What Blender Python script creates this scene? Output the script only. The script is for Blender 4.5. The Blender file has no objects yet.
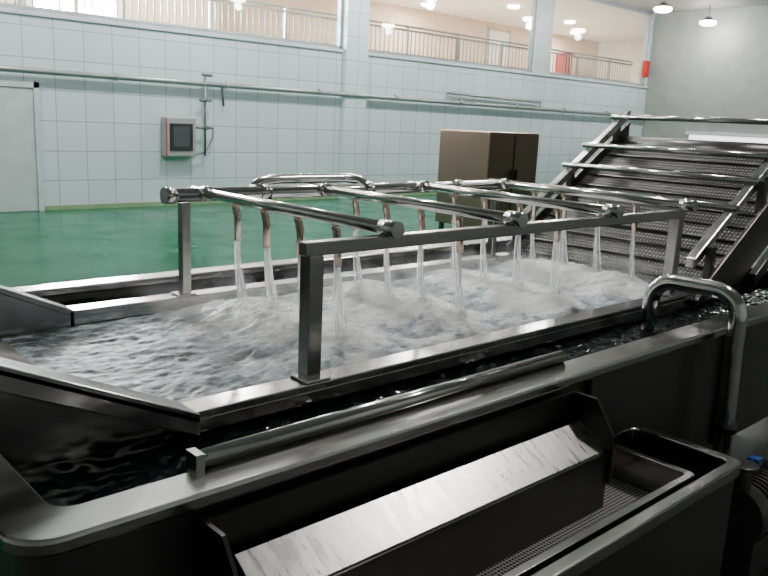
import bpy, bmesh, math, random
from mathutils import Vector, Matrix, noise
random.seed(7)
C=bpy.context.scene.collection

# ---------------------------------------------------------------- materials
def mat(name):
    m=bpy.data.materials.new(name); m.use_nodes=True
    nt=m.node_tree; b=nt.nodes['Principled BSDF']
    return m,nt,b
def coords(nt,scale=(1,1,1)):
    tc=nt.nodes.new('ShaderNodeTexCoord'); mp=nt.nodes.new('ShaderNodeMapping')
    mp.inputs['Scale'].default_value=scale
    nt.links.new(tc.outputs['Object'],mp.inputs['Vector']); return mp.outputs['Vector']
def nz(nt,vec,scale,detail=4,rough=.5):
    n=nt.nodes.new('ShaderNodeTexNoise'); n.inputs['Scale'].default_value=scale
    n.inputs['Detail'].default_value=detail; n.inputs['Roughness'].default_value=rough
    nt.links.new(vec,n.inputs['Vector']); return n.outputs['Fac']
def ramp(nt,fac,stops):
    r=nt.nodes.new('ShaderNodeValToRGB'); e=r.color_ramp.elements
    while len(e)<len(stops): e.new(.5)
    for i,(p,c) in enumerate(stops):
        e[i].position=p; e[i].color=(*c,1) if len(c)==3 else c
    nt.links.new(fac,r.inputs['Fac']); return r.outputs['Color']
def bump(nt,b,h,strength,dist=.01):
    n=nt.nodes.new('ShaderNodeBump'); n.inputs['Strength'].default_value=strength
    n.inputs['Distance'].default_value=dist
    nt.links.new(h,n.inputs['Height']); nt.links.new(n.outputs['Normal'],b.inputs['Normal'])
def steel(name,col=(.46,.447,.435),r0=.17,r1=.27,scale=(1,6,6),bs=.008,k=.9,metal=1):
    m,nt,b=mat(name); v=coords(nt,scale)
    f=nz(nt,v,3,5,.5)
    c2=tuple(x*k for x in col)
    nt.links.new(ramp(nt,f,[(.3,c2),(.7,col)]),b.inputs['Base Color'])
    b.inputs['Metallic'].default_value=metal
    nt.links.new(ramp(nt,f,[(.3,(r0,)*3),(.75,(r1,)*3)]),b.inputs['Roughness'])
    bump(nt,b,nz(nt,coords(nt),6,2),bs,.02)
    return m
def plain(name,col,rough=.5,metal=0,var=.08,scale=4):
    m,nt,b=mat(name); f=nz(nt,coords(nt),scale,3)
    nt.links.new(ramp(nt,f,[(.3,tuple(x*(1-var) for x in col)),(.7,tuple(min(1,x*(1+var)) for x in col))]),b.inputs['Base Color'])
    b.inputs['Roughness'].default_value=rough; b.inputs['Metallic'].default_value=metal
    return m
def emit(name,col,s):
    m,nt,b=mat(name)
    b.inputs['Base Color'].default_value=(*col,1)
    b.inputs['Emission Color'].default_value=(*col,1); b.inputs['Emission Strength'].default_value=s
    return m
STEEL=steel('brushed_steel')
STEELT=steel('polished_steel_tube',(.62,.605,.59),.09,.18,(2,8,8))
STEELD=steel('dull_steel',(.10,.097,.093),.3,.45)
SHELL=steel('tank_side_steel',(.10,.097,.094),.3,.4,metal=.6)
STEELP=steel('bright_plate_steel',(.85,.84,.83),.24,.38,(18,4,4),.03,k=.75)
CABM=steel('cabinet_steel',(.32,.225,.175),.28,.36,(.5,.5,.3))
COPPER=steel('stained_nozzle_steel',(.8,.62,.54),.2,.3,(.5,.5,.5),0)
PIPEM=plain('galvanised_pipe',(.34,.38,.385),.35,.5)

def tiles(name,base=(.58,.69,.725),mortar=(.31,.39,.415),rough=.25):
    m,nt,b=mat(name)
    tc=nt.nodes.new('ShaderNodeTexCoord'); sx=nt.nodes.new('ShaderNodeSeparateXYZ'); cx=nt.nodes.new('ShaderNodeCombineXYZ')
    nt.links.new(tc.outputs['Object'],sx.inputs[0])
    nt.links.new(sx.outputs['X'],cx.inputs['X']); nt.links.new(sx.outputs['Z'],cx.inputs['Y'])
    br=nt.nodes.new('ShaderNodeTexBrick'); br.offset=0; br.squash=1
    br.inputs['Scale'].default_value=1; br.inputs['Brick Width'].default_value=.45; br.inputs['Row Height'].default_value=.45
    br.inputs['Mortar Size'].default_value=.008; br.inputs['Mortar Smooth'].default_value=.2; br.inputs['Bias'].default_value=0
    br.inputs['Color1'].default_value=(*base,1); br.inputs['Color2'].default_value=(*[x*.94 for x in base],1)
    br.inputs['Mortar'].default_value=(*mortar,1)
    nt.links.new(cx.outputs[0],br.inputs['Vector']); nt.links.new(br.outputs['Color'],b.inputs['Base Color'])
    b.inputs['Roughness'].default_value=rough
    iv=nt.nodes.new('ShaderNodeMath'); iv.operation='SUBTRACT'; iv.inputs[0].default_value=1
    nt.links.new(br.outputs['Fac'],iv.inputs[1]); bump(nt,b,iv.outputs[0],.3,.004)
    return m
TILE=tiles('wall_tile')
PANEL=plain('end_wall_panel',(.26,.28,.265),.5)
CEIL=plain('ceiling_panel',(.34,.34,.325),.6)
FLOOR,nt,b=mat('green_epoxy_floor'); v=coords(nt)
nt.links.new(ramp(nt,nz(nt,v,.6,5),[(.3,(.0,.085,.036)),(.7,(.0,.13,.058))]),b.inputs['Base Color'])
nt.links.new(ramp(nt,nz(nt,v,1.5,5),[(.35,(.12,)*3),(.7,(.3,)*3)]),b.inputs['Roughness'])
b.inputs['Specular IOR Level'].default_value=.14
bump(nt,b,nz(nt,v,3,3),.05,.02)
CONC=plain('added_dark_concrete',(.06,.062,.06),.3)
BEIGE=plain('corridor_plaster',(.66,.5,.38),.7)
CREAM=plain('corridor_white_paint',(.78,.74,.68),.6)
DOORM=plain('door_paint',(.5,.58,.58),.4)
SILLM=plain('sill_paint',(.52,.60,.62),.4)
MULL=plain('window_frame_aluminium',(.36,.41,.43),.35,.3)
RAILM=plain('railing_painted_metal',(.36,.36,.345),.35,.4)
RED=plain('red_paint',(.5,.02,.015),.4)
BLUE=plain('blue_valve_plastic',(.02,.10,.4),.4)
BLACK=plain('black_plastic',(.03,.035,.035),.3)
LAMPM=emit('lamp_glow',(1,.97,.92),120)
DAYL=emit('daylight_glass',(.95,.98,1),320)
CLAMP=emit('corridor_lamp_glow',(1,.95,.85),40)
GLASS,nt,b=mat('window_glass')
for n in list(nt.nodes):
    if n.type!='OUTPUT_MATERIAL': nt.nodes.remove(n)
tr=nt.nodes.new('ShaderNodeBsdfTransparent'); tr.inputs[0].default_value=(.95,.97,.97,1)
gl=nt.nodes.new('ShaderNodeBsdfGlossy'); gl.inputs['Roughness'].default_value=.03
mx=nt.nodes.new('ShaderNodeMixShader'); lw=nt.nodes.new('ShaderNodeLayerWeight'); lw.inputs[0].default_value=.5
pw=nt.nodes.new('ShaderNodeMath'); pw.operation='POWER'; pw.inputs[1].default_value=4; nt.links.new(lw.outputs['Facing'],pw.inputs[0])
ma=nt.nodes.new('ShaderNodeMath'); ma.operation='MULTIPLY_ADD'; ma.inputs[1].default_value=.8; ma.inputs[2].default_value=.05; nt.links.new(pw.outputs[0],ma.inputs[0])
nt.links.new(ma.outputs[0],mx.inputs[0]); nt.links.new(tr.outputs[0],mx.inputs[1]); nt.links.new(gl.outputs[0],mx.inputs[2])
nt.links.new(mx.outputs[0],nt.nodes['Material Output'].inputs[0])

PERF,nt,b=mat('perforated_steel'); v=coords(nt,(1,1,0))
vo=nt.nodes.new('ShaderNodeTexVoronoi'); vo.inputs['Scale'].default_value=80; vo.inputs['Randomness'].default_value=0
nt.links.new(v,vo.inputs['Vector'])
nt.links.new(ramp(nt,vo.outputs['Distance'],[(.30,(.01,.01,.01)),(.40,(.75,.75,.74))]),b.inputs['Base Color'])
b.inputs['Metallic'].default_value=.5; b.inputs['Roughness'].default_value=.4
BELT,nt,b=mat('conveyor_mesh_belt'); v=coords(nt)
wv=nt.nodes.new('ShaderNodeTexWave'); wv.bands_direction='X'; wv.inputs['Scale'].default_value=13
nt.links.new(v,wv.inputs['Vector'])
wy=nt.nodes.new('ShaderNodeTexWave'); wy.bands_direction='Y'; wy.inputs['Scale'].default_value=16
nt.links.new(v,wy.inputs['Vector'])
mm=nt.nodes.new('ShaderNodeMath'); mm.operation='MULTIPLY'; nt.links.new(wv.outputs['Fac'],mm.inputs[0]); nt.links.new(wy.outputs['Fac'],mm.inputs[1])
nt.links.new(ramp(nt,mm.outputs[0],[(.1,(.018,.018,.018)),(.6,(.13,.13,.125))]),b.inputs['Base Color'])
b.inputs['Metallic'].default_value=.5; b.inputs['Roughness'].default_value=.45
bump(nt,b,mm.outputs[0],.35,.01)
DWAT,nt,b=mat('dark_tank_water'); v=coords(nt,(1,1.6,1))
b.inputs['Base Color'].default_value=(.008,.011,.012,1); b.inputs['Roughness'].default_value=.06; b.inputs['IOR'].default_value=1.33
FOAM,nt,b=mat('churning_water'); v=coords(nt,(.45,1,1))
at=nt.nodes.new('ShaderNodeAttribute'); at.attribute_name='foam'
f=nz(nt,v,18,8,.72)
sb=nt.nodes.new('ShaderNodeMath'); sb.operation='MULTIPLY_ADD'; sb.inputs[1].default_value=1.9; sb.inputs[2].default_value=-.95
ad=nt.nodes.new('ShaderNodeMath'); ad.operation='ADD'; nt.links.new(at.outputs['Fac'],ad.inputs[0])
nt.links.new(f,sb.inputs[0]); nt.links.new(sb.outputs[0],ad.inputs[1])
nt.links.new(ramp(nt,ad.outputs[0],[(.0,(.02,.028,.032)),(.32,(.36,.43,.46)),(.58,(.95,.98,1))]),b.inputs['Base Color'])
b.inputs['Roughness'].default_value=.5
b.inputs['IOR'].default_value=1.33
b.inputs['Subsurface Weight'].default_value=.5; b.inputs['Subsurface Radius'].default_value=(1,1,1); b.inputs['Subsurface Scale'].default_value=.03
def watermat(name,lo,hi,rough=.15):
    m,nt,b=mat(name)
    b.inputs['Base Color'].default_value=(.97,.99,1,1); b.inputs['Roughness'].default_value=rough
    v=coords(nt,(90,90,4)); nt.links.new(ramp(nt,nz(nt,v,1,3),[(.35,(lo,)*3),(.65,(hi,)*3)]),b.inputs['Alpha'])
    b.inputs['Subsurface Weight'].default_value=1; b.inputs['Subsurface Radius'].default_value=(1,1,1); b.inputs['Subsurface Scale'].default_value=.05
    return m
JET=watermat('falling_water',.3,.95,.4); VEIL=watermat('spray_veil',.0,.26,.9)
MIST,nt,b=mat('spray_mist'); nt.nodes.remove(b)
vs_=nt.nodes.new('ShaderNodeVolumeScatter'); vs_.inputs['Color'].default_value=(.97,.99,1,1)
v=coords(nt); f=nz(nt,v,6,2,.5)
sx=nt.nodes.new('ShaderNodeSeparateXYZ'); nt.links.new(v,sx.inputs[0])
mr=nt.nodes.new('ShaderNodeMapRange'); mr.inputs['From Min'].default_value=.82; mr.inputs['From Max'].default_value=.97; mr.inputs['To Min'].default_value=1; mr.inputs['To Max'].default_value=0
nt.links.new(sx.outputs['Z'],mr.inputs['Value'])
fr_=nt.nodes.new('ShaderNodeMapRange'); fr_.inputs['From Min'].default_value=.45; fr_.inputs['From Max'].default_value=.65; fr_.inputs['To Min'].default_value=0; fr_.inputs['To Max'].default_value=5
nt.links.new(f,fr_.inputs['Value'])
mu=nt.nodes.new('ShaderNodeMath'); mu.operation='MULTIPLY'; nt.links.new(mr.outputs[0],mu.inputs[0]); nt.links.new(fr_.outputs[0],mu.inputs[1])
nt.links.new(mu.outputs[0],vs_.inputs['Density']); nt.links.new(vs_.outputs[0],nt.nodes['Material Output'].inputs['Volume'])

# ---------------------------------------------------------------- builders
def empty(name,parent=None):
    e=bpy.data.objects.new(name,None); e.empty_display_size=.1; C.objects.link(e)
    if parent: e.parent=parent
    return e
class M:
    def __init__(s): s.bm=bmesh.new()
    def box(s,a,b_):
        x0,y0,z0=a; x1,y1,z1=b_
        v=[s.bm.verts.new(p) for p in [(x0,y0,z0),(x1,y0,z0),(x1,y1,z0),(x0,y1,z0),(x0,y0,z1),(x1,y0,z1),(x1,y1,z1),(x0,y1,z1)]]
        for f in [(0,3,2,1),(4,5,6,7),(0,1,5,4),(1,2,6,5),(2,3,7,6),(3,0,4,7)]: s.bm.faces.new([v[i] for i in f])
        return s
    def prism(s,poly,y0,y1,axis='Y'):
        def P(a,c,t): return (a,t,c) if axis=='Y' else ((t,a,c) if axis=='X' else (a,c,t))
        A=[s.bm.verts.new(P(a,c,y0)) for a,c in poly]; B=[s.bm.verts.new(P(a,c,y1)) for a,c in poly]
        n=len(poly); s.bm.faces.new(A); s.bm.faces.new(B[::-1])
        for i in range(n): s.bm.faces.new([A[i],B[i],B[(i+1)%n],A[(i+1)%n]])
        return s
    def tube(s,pts,r,seg=14,caps=True,rs=None):
        pts=[Vector(p) for p in pts]; rings=[]; n=len(pts); prev=None
        for i,p in enumerate(pts):
            d=(pts[min(i+1,n-1)]-pts[max(i-1,0)]).normalized()
            if prev is None:
                a=Vector((0,0,1)) if abs(d.z)<.9 else Vector((1,0,0)); u=d.cross(a).normalized()
            else: u=(prev-d*prev.dot(d)).normalized()
            prev=u; w=d.cross(u); rr=rs[i] if rs else r
            rings.append([s.bm.verts.new(p+(u*math.cos(2*math.pi*k/seg)+w*math.sin(2*math.pi*k/seg))*rr) for k in range(seg)])
        for i in range(n-1):
            for k in range(seg):
                f=s.bm.faces.new([rings[i][k],rings[i][(k+1)%seg],rings[i+1][(k+1)%seg],rings[i+1][k]]); f.smooth=True
        if caps: s.bm.faces.new(rings[0][::-1]); s.bm.faces.new(rings[-1])
        return s
    def ring(s,outer,inner,z0,z1):
        n=len(outer); L=[[s.bm.verts.new((x,y,z)) for x,y in lp] for z in (z0,z1) for lp in (outer,inner)]
        o0,i0,o1,i1=L
        for k in range(n):
            j=(k+1)%n
            for q in ([o1[k],o1[j],i1[j],i1[k]],[o0[j],o0[k],i0[k],i0[j]],[o0[k],o0[j],o1[j],o1[k]],[i0[j],i0[k],i1[k],i1[j]]): s.bm.faces.new(q)
        return s
    def grid(s,x0,x1,y0,y1,step,zf):
        nx=max(1,int((x1-x0)/step)); ny=max(1,int((y1-y0)/step)); V=[]
        for j in range(ny+1):
            for i in range(nx+1):
                x=x0+(x1-x0)*i/nx; y=y0+(y1-y0)*j/ny; V.append(s.bm.verts.new((x,y,zf(x,y))))
        for j in range(ny):
            for i in range(nx):
                a=j*(nx+1)+i; s.bm.faces.new([V[a],V[a+1],V[a+nx+2],V[a+nx+1]]).smooth=True
        return s
    def obj(s,name,m,parent=None,bev=0,seg=2,recalc=True):
        if recalc: bmesh.ops.recalc_face_normals(s.bm,faces=s.bm.faces)
        me=bpy.data.meshes.new(name); s.bm.to_mesh(me); s.bm.free(); me.materials.append(m)
        o=bpy.data.objects.new(name,me); C.objects.link(o)
        if parent: o.parent=parent
        if bev:
            d=o.modifiers.new('bevel','BEVEL'); d.width=bev; d.segments=seg; d.limit_method='ANGLE'; d.angle_limit=math.radians(50)
        return o
def rrect(x0,y0,x1,y1,r,n=6):
    p=[]
    for cx,cy,a in ((x1-r,y1-r,0),(x0+r,y1-r,90),(x0+r,y0+r,180),(x1-r,y0+r,270)):
        for k in range(n+1):
            t=math.radians(a+90*k/n); p.append((cx+r*math.cos(t),cy+r*math.sin(t)))
    return p
def arc(c,r,a0,a1,n,fixed=0):
    o=[]
    for k in range(n+1):
        t=math.radians(a0+(a1-a0)*k/n); o.append((fixed,c[0]+r*math.cos(t),c[1]+r*math.sin(t)))
    return o

# ---------------------------------------------------------------- room shell
WY=12.3; EX=21.6; CZ=4.95
M().box((-4,2.2,-.1),(EX+.2,WY+.2,0)).obj('floor',FLOOR)
M().box((-4,-5,-.1),(EX+.2,2.2,0)).obj('floor_added_dark',CONC)  # dark grey zone, mostly unseen, added to keep green bounce off the steel
M().box((-4,-5,CZ),(EX+.2,WY,CZ+.1)).obj('ceiling',CEIL)
w=M(); w.box((-4,WY,0),(EX,WY+.2,2.84)); w.box((10.05,WY-.12,0),(10.6,WY+.2,CZ))
w.obj('wall_back',TILE)
M().box((EX,-5,0),(EX+.2,WY+.2,CZ+.1)).obj('wall_right',PANEL)
M().box((-4.2,-5,0),(-4,WY+.2,CZ+.1)).obj('wall_left',PANEL)
M().box((-4,-5.2,0),(EX,-5,CZ+.1)).obj('wall_front',PANEL)
M().box((-4,WY-.04,2.84),(10.05,WY+.24,2.9)).box((10.6,WY-.04,2.84),(EX,WY+.24,2.9)).obj('trim_sill',SILLM,bev=.008)
bays=[(-4,10.05),(10.6,16.1),(16.75,21.45)]
for i,(a,c) in enumerate(bays):
    W=empty('window_%d'%(i+1))
    f=M(); f.box((a,WY+.03,CZ-.08),(c,WY+.12,CZ)); f.box((a,WY+.03,2.9),(c,WY+.12,2.95))
    f.box((a,WY+.03,2.9),(a+.06,WY+.12,CZ)); f.box((c-.06,WY+.03,2.9),(c,WY+.12,CZ))
    f.obj('frame_%d'%(i+1),MULL,W)
    M().box((a+.05,WY+.06,2.94),(c-.05,WY+.07,CZ-.07)).obj('pane_%d'%(i+1),GLASS,W)
M().box((16.1,WY-.03,2.84),(16.75,WY+.2,CZ)).box((21.45,WY,2.84),(EX,WY+.2,CZ)).obj('trim_pillars',SILLM,bev=.01)
# corridor behind the glass
M().box((-4,WY+.2,2.7),(EX+6,18,2.84)).obj('floor_corridor',CREAM)
M().box((-4,WY+.2,CZ),(EX+6,18.1,CZ+.1)).obj('ceiling_corridor',CREAM)
M().box((9,18,2.84),(EX+6,18.2,CZ)).box((9,15.6,2.84),(9.2,18,CZ)).obj('wall_corridor',BEIGE)
M().box((-4,15.5,2.84),(9.2,15.6,CZ)).obj('wall_corridor_left',BEIGE)
M().box((EX+6,WY,2.84),(EX+6.2,18.2,CZ)).obj('wall_corridor_end',CREAM)
dw=empty('window_4')
for k,x in enumerate((5.3,6.15)):
    M().box((x,15.46,3.1),(x+.75,15.5,4.7)).obj('daylight_pane_%d'%k,DAYL,dw)
M().box((5.2,15.44,3.0),(7.0,15.5,3.1)).box((5.2,15.44,4.7),(7.0,15.5,4.8)).box((5.2,15.44,3.1),(5.3,15.5,4.7)).box((6.05,15.44,3.1),(6.15,15.5,4.7)).box((6.9,15.44,3.1),(7.0,15.5,4.7)).obj('frame_4',CREAM,dw)
d=empty('door_2'); M().box((21,17.94,2.84),(22,18,4.7)).obj('leaf',CREAM,d); M().box((20.9,17.95,2.84),(21,18.0,4.8)).box((22,17.95,2.84),(22.1,18.0,4.8)).obj('jamb',MULL,d)
for k,(x,y) in enumerate([(12,15.6),(15,16.2),(18.5,15),(22,15.5),(24.5,17),(2,14),(8,14),(17,17)]):
    o=M().tube([(x,y,CZ-.06),(x,y,CZ)],.16,20).obj('corridor_ceiling_lamp',CLAMP)
    ld=bpy.data.lights.new('corridor_light','AREA'); ld.shape='DISK'; ld.size=.4; ld.energy=70 if x<9 else (75 if x<16 else 130); ld.color=(1,.93,.82)
    lo=bpy.data.objects.new('corridor_light',ld); lo.location=(x,y,CZ-.08); C.objects.link(lo); lo.parent=o
r=M()
for z in (3.0,3.5,3.58): r.tube([(-3.9,12.75,z),(21.4,12.75,z)],.022,8)
x=-3.8
while x<21.4:
    r.tube([(x,12.75,2.98),(x,12.75,3.5)],.014 ,6); x+=.13
x=-3.8
while x<21.4:
    r.box((x-.025,12.72,2.84),(x+.025,12.78,3.6)); x+=1.6
r.obj('corridor_railing',RAILM)
M().box((21.2,WY-.12,3.15),(21.4,WY-.0,3.6)).box((21.24,WY-.13,3.2),(21.36,WY-.12,3.55)).obj('fire_alarm_box',RED,bev=.01)
M().box((19.2,13.6,2.84),(19.6,13.9,3.7)).box((19.24,13.57,2.9),(19.56,13.6,3.64)).obj('fire_hose_cabinet',RED,bev=.01)
D=empty('door_1')
M().box((2.9,WY-.05,0),(4.16,WY,1.82)).obj('leaf',DOORM,D,bev=.01)
M().box((4.16,WY-.07,0),(4.24,WY,1.9)).box((2.8,WY-.07,1.82),(4.24,WY,1.9)).box((2.8,WY-.07,0),(2.9,WY,1.9)).obj('jamb',SILLM,D)
M().box((3.0,WY-.09,.95),(3.12,WY-.05,1.0)).obj('handle',STEELT,D)
M().box((4.24,WY-.02,0),(EX,WY,.07)).obj('baseboard_back',plain('yellow_green_edge',(.24,.34,.2),.5))
P=empty('wall_water_pipe')
p=M(); p.tube([(-3.9,WY-.12,2.08),(EX-.1,WY-.12,2.02)],.045,12)
for x in range(-3,21,2): p.tube([(x+.4,WY,2.06),(x+.4,WY-.12,2.06)],.02,8); p.tube([(x+.37,WY-.12,2.06),(x+.43,WY-.12,2.06)],.058,12)
p.tube([(13.1,WY-.1,2.24),(16.4,WY-.1,2.2)],.035,10).tube([(13.1,WY-.1,2.24),(13.1,WY,2.24)],.03,8).tube([(16.4,WY-.1,2.2),(16.4,WY-.1,2.03)],.03,8)
p.obj('main_run',PIPEM,P)
p=M(); p.tube([(6.95,WY-.14,2.2),(6.95,WY-.14,.85)],.02,10).tube([(7.3,WY-.1,2.1),(7.32,WY-.08,1.95),(7.35,WY-.08,1.7)],.02,8)
p.tube([(6.84,WY-.16,1.78),(7.06,WY-.16,1.78)],.03,10).tube([(6.95,WY-.22,1.78),(6.95,WY-.1,1.78)],.028,10).tube([(6.95,WY-.22,1.32),(6.95,WY-.1,1.32)],.035,10)
p.tube([(6.78,WY-.14,1.32),(7.1,WY-.14,1.32)],.02,8).tube([(6.9,WY-.14,2.2),(7.08,WY-.14,2.2)],.028,8)
p.tube([(7.1,WY-.14,1.32),(7.12,WY-.1,1.15),(6.98,WY-.1,.9),(6.75,WY-.12,.86)],.012,8)
p.obj('valve_drop',plain('valve_iron',(.14,.17,.17),.4,.3),P)
B=empty('wall_control_box')
M().box((6.2,WY-.18,.83),(6.76,WY,1.48)).obj('case',plain('control_case',(.36,.38,.38),.35,.2),B,bev=.02)
M().box((6.27,WY-.19,.93),(6.69,WY-.175,1.38)).obj('screen',BLACK,B)
M().box((6.33,WY-.195,1.0),(6.63,WY-.188,1.32)).obj('display',plain('smoked_display',(.07,.08,.085),.15),B)
M().box((6.2,WY-.185,.85),(6.225,WY-.17,1.46)).obj('red_edge',plain('faded_red',(.45,.05,.06),.5),B)
E=empty('window_5')
M().box((EX-.05,8.3,1.3),(EX,10.8,1.58)).obj('bright_pane',emit('hatch_glow',(1,1,1),2),E)
M().box((EX-.09,8.2,1.58),(EX,10.9,1.68)).box((EX-.09,8.2,1.2),(EX,10.9,1.3)).obj('frame_5',SILLM,E)
M().box((EX-.06,-4.5,2.0),(EX,WY,2.08)).obj('trim_right',MULL)

def pendant(x,y,z,s):
    L=empty('pendant_lamp')
    a=M(); a.tube([(x,y,z+.22),(x,y,CZ)],.012,6); a.tube([(x,y,z+.16),(x,y,z+.12),(x,y,z+.08),(x,y,z+.04)],0,24,True,[.06,.09,.13,.18]); a.obj('shade',STEELD,L)
    M().tube([(x,y,z-.06),(x,y,z-.03),(x,y,z+.02),(x,y,z+.04)],0,24,True,[.15,.2,.21,.19]).obj('diffuser',LAMPM,L)
    ld=bpy.data.lights.new('lamp_light','POINT'); ld.shadow_soft_size=.1; ld.energy=s; ld.color=(1,.97,.98)
    lo=bpy.data.objects.new('lamp_light',ld); lo.location=(x,y,z-.18); C.objects.link(lo); lo.parent=L
for x,y,z,s in [(18.5,10.35,4.55,80),(20.9,10.35,4.5,20),(14.5,10.35,4.6,170),(10.5,10.35,4.6,220),(6.5,10.35,4.6,220),(2.5,10.35,4.6,180),
                (12,5.5,4.6,50),(6.3,5.5,4.6,90),(3.0,3.9,4.6,125),(18,5,4.6,30),(4.7,.9,4.6,10)]:  # unseen pendants above trough and baffle are added to brighten foam and plate
    pendant(x,y,z,s)

# ---------------------------------------------------------------- steel cabinet
K=empty('steel_cabinet')
M().box((8.85,7.42,.08),(10.02,8.42,1.5)).obj('body',CABM,K,bev=.015)
k=M()
for x in (8.9,9.92):
    for y in (7.47,8.32): k.box((x,y,0),(x+.06,y+.06,.09))
k.box((9.42,7.405,.12),(9.43,7.42,1.46)).box((9.36,7.38,.75),(9.38,7.42,.95)).box((9.47,7.38,.75),(9.49,7.42,.95))
k.obj('legs_and_handles',STEELD,K)

# ---------------------------------------------------------------- washing tank
T=empty('vegetable_washing_machine')
XR=4.75
M().ring(rrect(.37,1.29,XR,3.36,.09),rrect(.48,1.40,XR-.1,3.25,.05),.815,.85).obj('outer_flange',STEEL,T,bev=.008)
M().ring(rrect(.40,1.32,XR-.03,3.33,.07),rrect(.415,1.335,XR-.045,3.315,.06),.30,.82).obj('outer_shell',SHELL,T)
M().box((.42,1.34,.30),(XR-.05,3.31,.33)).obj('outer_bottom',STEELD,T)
lg=M()
for x in (.5,1.9,3.3,4.55):
    for y in (1.38,3.2): lg.box((x,y,.03),(x+.07,y+.07,.31)); lg.tube([(x+.035,y+.035,0),(x+.035,y+.035,.05)],.05,12)
for x in (2.14,3.15,3.98): lg.box((x,1.295,.32),(x+.03,1.32,.815))
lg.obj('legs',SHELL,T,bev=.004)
t=M()
t.box((.93,1.69,.825),(4.05,1.775,.85)).box((1.06,2.85,.825),(4.05,2.935,.85))
t.box((.93,1.69,.79),(4.05,1.70,.83)).box((1.06,2.925,.79),(4.05,2.935,.83))
t.box((.93,1.765,.33),(4.05,1.775,.83)).box((1.06,2.85,.33),(4.05,2.86,.83)).box((4.04,1.775,.33),(4.05,2.85,.72))
t.obj('inner_trough',STEEL,T,bev=.004)
zf=lambda x,x0:.85+.46*(x0-x)
t=M()
for x0,y0,y1,yi in ((.94,1.67,1.775,1.765),(1.08,2.85,2.955,2.85)):
    xe=.12; a=zf(xe,x0)
    t.prism([(x0,.85),(xe,a),(xe,a-.022),(x0,.822)],y0,y1)
    t.prism([(x0,.83),(xe,a-.01),(xe,a-.2),(x0,.5)],yi,yi+.01)
    yo=y0 if y0<2 else y1-.01
    t.prism([(x0,.84),(xe,a-.005),(xe,a-.06),(x0,.79)],yo,yo+.01)
xe=.12
t.prism([(1.35,.55),(xe,.72+.46*(.94-xe)),(xe,.70+.46*(.94-xe)),(1.35,.53)],1.775,2.85)
t.obj('infeed_chute',STEEL,T,bev=.003)
M().tube([(.77,1.40,.868),(2.11,1.40,.868)],.021,18).box((.765,1.378,.848),(.785,1.422,.889)).obj('rest_rod',STEELT,T)
wz=lambda x,y:.772+.011*noise.fractal(Vector((x*9,y*12,2)),1,2,3)+.010*noise.noise(Vector((x*24,y*30,7)))
M().grid(.43,XR-.06,1.345,1.70,.008,wz).grid(.43,.93,1.70,2.93,.01,wz).grid(.43,XR-.06,2.93,3.305,.03,wz).obj('overflow_water',DWAT,T,recalc=False)
nozX=(1.62,2.23,2.87,3.52); nozY=(2.62,2.42,2.21,2.0)
bm=bmesh.new(); NX,NY=520,170; vs=[]; foamv=[]
x0,x1,y0,y1=.8,4.04,1.776,2.849
for j in range(NY+1):
    for i in range(NX+1):
        x=x0+(x1-x0)*i/NX; y=y0+(y1-y0)*j/NY
        m=0
        for a in nozX:
            for c in nozY: m+=math.exp(-((x-a-.05)**2+(y-c)**2)/.03)
        m=min(m,1.3)
        act=max(0,min(1,(x-.95)/.6)); act=act*act*(3-2*act)
        edge=min(1,min(y-y0,y1-y)/.1)
        n1=noise.fractal(Vector((x*4.5,y*6,1.3)),1,2,3); n2=noise.fractal(Vector((x*22,y*26,5)),.8,2,4)
        z=.79+(.05*m+.013*n1*(.3+act)+.007*n2*(.6+act*.6)+.02*act)*(.35+.65*edge)
        vs.append(bm.verts.new((x,y,z)))
        foamv.append(max(0,min(1,(.10+.90*act)*(.42+.42*m+.35*n1)*(.75+.25*min(1,(y-y0)/.2)))))
for j in range(NY):
    for i in range(NX):
        a=j*(NX+1)+i; f=bm.faces.new([vs[a],vs[a+1],vs[a+NX+2],vs[a+NX+1]]); f.smooth=True
me=bpy.data.meshes.new('churning_wash_water'); bm.to_mesh(me); bm.free(); me.materials.append(FOAM)
at=me.attributes.new('foam','FLOAT','POINT'); at.data.foreach_set('value',foamv)
o=bpy.data.objects.new('churning_wash_water',me); C.objects.link(o); o.parent=T
sp=bmesh.new()
for k in range(7000):
    a=random.choice(nozX)+.06; c=random.choice(nozY)
    x=a+random.gauss(0,.14); y=min(2.84,max(1.79,c+random.gauss(0,.1))); z=.83+abs(random.gauss(0,.05))
    r=random.uniform(.0008,.0026)
    q=[sp.verts.new((x+r*dx,y+r*dy,z+r*dz*1.4)) for dx,dy,dz in ((1,0,0),(-1,0,0),(0,1,0),(0,-1,0),(0,0,1),(0,0,-1))]
    for f in ((0,2,4),(2,1,4),(1,3,4),(3,0,4),(2,0,5),(1,2,5),(3,1,5),(0,3,5)): sp.faces.new([q[i] for i in f]).smooth=True
me=bpy.data.meshes.new('splash'); sp.to_mesh(me); sp.free()
dm,nt,b=mat('droplets'); b.inputs['Base Color'].default_value=(.9,.95,1,1); b.inputs['Roughness'].default_value=.1
me.materials.append(dm); o=bpy.data.objects.new('splash_droplets',me); C.objects.link(o); o.parent=T
M().box((1.25,1.80,.80),(3.98,2.83,.99)).obj('spray_mist',MIST,T)

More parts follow.
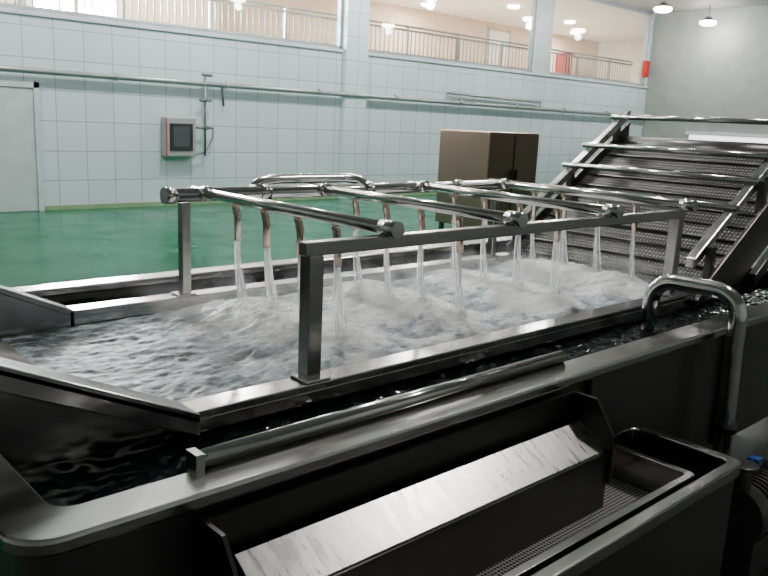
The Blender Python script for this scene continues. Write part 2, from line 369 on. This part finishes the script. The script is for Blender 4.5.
# ---------------------------------------------------------------- spray frame
S=empty('spray_frame',T)
f=M()
f.box((1.30,1.72,1.215),(3.50,1.76,1.255))
for x in (1.31,3.43): f.box((x,1.715,.85),(x+.05,1.765,1.216))
for x in (1.53,3.50): f.box((x,2.86,.85),(x+.04,2.90,1.235))
for x in (1.29,3.41): f.box((x,1.69,.85),(x+.09,1.775,.858))
for x in (1.51,3.48): f.box((x,2.85,.85),(x+.08,2.93,.858))
f.obj('square_frame',STEEL,S,bev=.005)
f=M()
f.tube([(1.47,2.87,1.265),(3.62,2.87,1.265)],.028,18).tube([(1.455,2.87,1.265),(1.5,2.87,1.265)],.034,18)
for x in nozX:
    f.tube([(x,2.93,1.275),(x,1.70,1.275)],.021,16); f.tube([(x,1.76,1.275),(x,1.69,1.275)],.027,16); f.tube([(x,2.8,1.275),(x,2.84,1.275)],.03,16)
f.tube([(1.95,3.0,1.27),(2.0,3.0,1.3),(2.1,3.0,1.31),(2.5,3.0,1.31),(2.56,2.98,1.3),(2.58,2.9,1.27)],.024,12)
f.tube([(1.95,3.0,1.27),(1.95,2.9,1.265)],.024,12)
for x in (1.9,2.5,3.15): f.tube([(x,2.87,1.265),(x+.05,2.87,1.265)],.036,16)
f.obj('spray_pipes',STEELT,S)
f=M(); j=M(); vl=M()
for a in nozX:
    for c in nozY:
        f.tube([(a,c,1.265),(a+.012,c,1.235),(a+.02,c,1.2),(a+.022,c,1.11)],.0145,10)
        N=12
        for st in range(5):
            pts=[];rs=[]; ox=random.uniform(-.008,.008); oy=random.uniform(-.008,.008)
            for k in range(N+1):
                s=k/N; q=1+2.0*s; pts.append((a+.022+.05*s*s+ox*q,c+oy*q,1.13-.32*s)); rs.append((.0028+.0012*s*s)*(1+random.uniform(-.25,.25)))
            j.tube(pts,0,8,False,rs)
        pts=[];rs=[]
        for k in range(N+1):
            s=k/N; pts.append((a+.022+.05*s*s,c,1.12-.32*s)); rs.append(.010+.007*s+.03*s**5)
        vl.tube(pts,0,14,False,rs)
f.obj('nozzles',COPPER,S); j.obj('water_jets',JET,S); vl.obj('water_veils',VEIL,S)

# ---------------------------------------------------------------- inclined conveyor
V=empty('inclined_conveyor')
sl=.62; zz=lambda x:1.235+sl*(x-3.95)
c=M()
xa,xb=3.60,4.76
for y in (1.72,2.83):
    c.prism([(xa,zz(xa)),(xb,zz(xb)),(xb,zz(xb)-.05),(xa,zz(xa)-.05)],y-.025,y+.025)
c.obj('guard_rails',STEEL,V,bev=.006)
c=M()
for y0 in (1.64,2.86):
    c.prism([(3.65,zz(3.65)-.14),(xb+.1,zz(xb+.1)-.14),(xb+.1,zz(xb)-.36),(4.0,.86),(3.65,.86)],y0,y0+.02)
for y0 in (1.66,2.84):
    for x in (3.7,4.2,4.68): c.box((x,y0,zz(x)-.18),(x+.04,y0+.04,zz(x)-.01))
c.prism([(4.1,zz(4.1)-.42),(5.0,zz(5.0)-.42),(5.0,zz(5.0)-.49),(4.1,zz(4.1)-.49)],1.60,1.64)
for y in (1.6,2.88): c.box((4.80,y,0),(4.87,y+.07,1.40))
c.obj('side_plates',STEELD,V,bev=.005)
c=M()
for x in (3.95,4.16,4.36,4.66): c.tube([(x,1.68,zz(x)+.012),(x,2.88,zz(x)+.012)],.017,12)
c.obj('cross_bars',STEELT,V)
c=M(); c.prism([(3.6,zz(3.6)-.20),(4.80,zz(4.80)-.20),(4.80,zz(4.80)-.23),(3.6,zz(3.6)-.23)],1.66,2.86); c.obj('mesh_belt',BELT,V)
c=M(); c.tube([(4.80,1.66,zz(4.80)-.27),(4.80,2.86,zz(4.80)-.27)],.075,24)
x=3.7
while x<4.75: c.tube([(x,1.67,zz(x)-.194),(x,2.85,zz(x)-.194)],.007,8); x+=.1
c.obj('drum_and_rollers',SHELL,V)

# ---------------------------------------------------------------- overflow pipe
O=empty('overflow_pipe',T); X0=3.04
pts=[(X0,1.60,.62),(X0,1.60,.88)]+arc((1.50,.90),.10,0,90,8,X0)+arc((1.33,.90),.10,90,180,8,X0)+[(X0,1.23,.8),(X0,1.22,.5),(X0,1.22,.3)]
M().tube(pts,.034,20).obj('u_bend',STEELT,O)
M().tube([(X0,1.22,.44),(X0,1.22,.48)],.045,20).tube([(X0,1.22,.30),(X0,1.22,.0)],.03,16).obj('lower_run',STEELD,O)
Q=empty('drain_pump')
q=M(); q.tube([(2.72,1.02,.26),(2.80,1.02,.26)],.11,28).tube([(2.80,1.02,.26),(3.2,1.02,.26)],.085,28)
for k in range(12): q.tube([(2.84+.028*k,1.02,.26),(2.85+.028*k,1.02,.26)],.098,28)
q.box((2.74,.94,0),(3.16,1.10,.17)); q.tube([(2.76,1.02,.36),(2.76,1.02,.44)],.03,14).tube([(2.76,1.02,.435),(2.76,1.02,.45)],.05,18)
q.obj('pump_body',SHELL,Q,bev=.003)
M().box((2.83,1.0,.42),(2.87,1.04,.45)).tube([(2.78,1.02,.44),(2.84,1.02,.44)],.008,8).obj('valve_handle',BLUE,Q)

# ---------------------------------------------------------------- filter trough
F=empty('filter_trough')
g=M()
g.prism([(1.25,.705),(1.15,.645),(1.148,.655),(1.25,.715)],.78,2.02,'X')
g.obj('baffle_plate',STEELP,F)
g=M(); g.box((.72,1.275,.55),(2.03,1.289,.80)); 
g.prism([(1.275,.80),(1.20,.80),(1.13,.70),(1.13,.55),(1.275,.55)],2.02,2.03,'X'); g.prism([(1.275,.80),(1.20,.80),(1.13,.70),(1.13,.55),(1.275,.55)],.72,.73,'X')
g.box((.78,1.14,.47),(2.02,1.15,.65))
g.obj('back_panel',STEELD,F)
g=M()
g.ring(rrect(.6,.965,2.25,1.27,.02,3),rrect(.62,.99,2.225,1.245,.015,3),.555,.58)
g.ring(rrect(.61,.975,2.24,1.26,.02,3),rrect(.615,.98,2.235,1.255,.015,3),.44,.56)
g.obj('inner_tray',STEEL,F,bev=.003)
M().box((.62,.98,.465),(2.23,1.25,.47)).obj('perforated_bottom',PERF,F)
g=M()
g.ring(rrect(.5,.90,2.45,1.285,.05,6),rrect(.54,.94,2.41,1.275,.03,6),.55,.59)
g.obj('outer_frame',STEEL,F,bev=.005)
g=M()
g.ring(rrect(.51,.91,2.44,1.283,.05,6),rrect(.52,.92,2.43,1.278,.04,6),.12,.56)
for x in (.6,2.3):
    for y in (.96,1.2): g.box((x,y,0),(x+.04,y+.04,.14))
g.box((.52,.92,.12),(2.43,1.27,.13))
g.obj('lower_body',SHELL,F)

# ---------------------------------------------------------------- world, camera
wd=bpy.data.worlds.new('world'); bpy.context.scene.world=wd; wd.use_nodes=True
wd.node_tree.nodes['Background'].inputs[0].default_value=(.5,.6,.6,1); wd.node_tree.nodes['Background'].inputs[1].default_value=.1
cx=Vector((.738,-.673,.0459)).normalized(); cz=Vector((-.666,-.716,.2107)); cz=(cz-cx*cz.dot(cx)).normalized(); cy=cz.cross(cx)
cd=bpy.data.cameras.new('camera'); cd.lens=36.6; cd.sensor_width=36; cd.clip_start=.02
co=bpy.data.objects.new('camera',cd); C.objects.link(co)
R=Matrix((cx,cy,cz)).transposed().to_4x4(); co.matrix_world=Matrix.Translation((0,0,1.6))@R
bpy.context.scene.camera=co
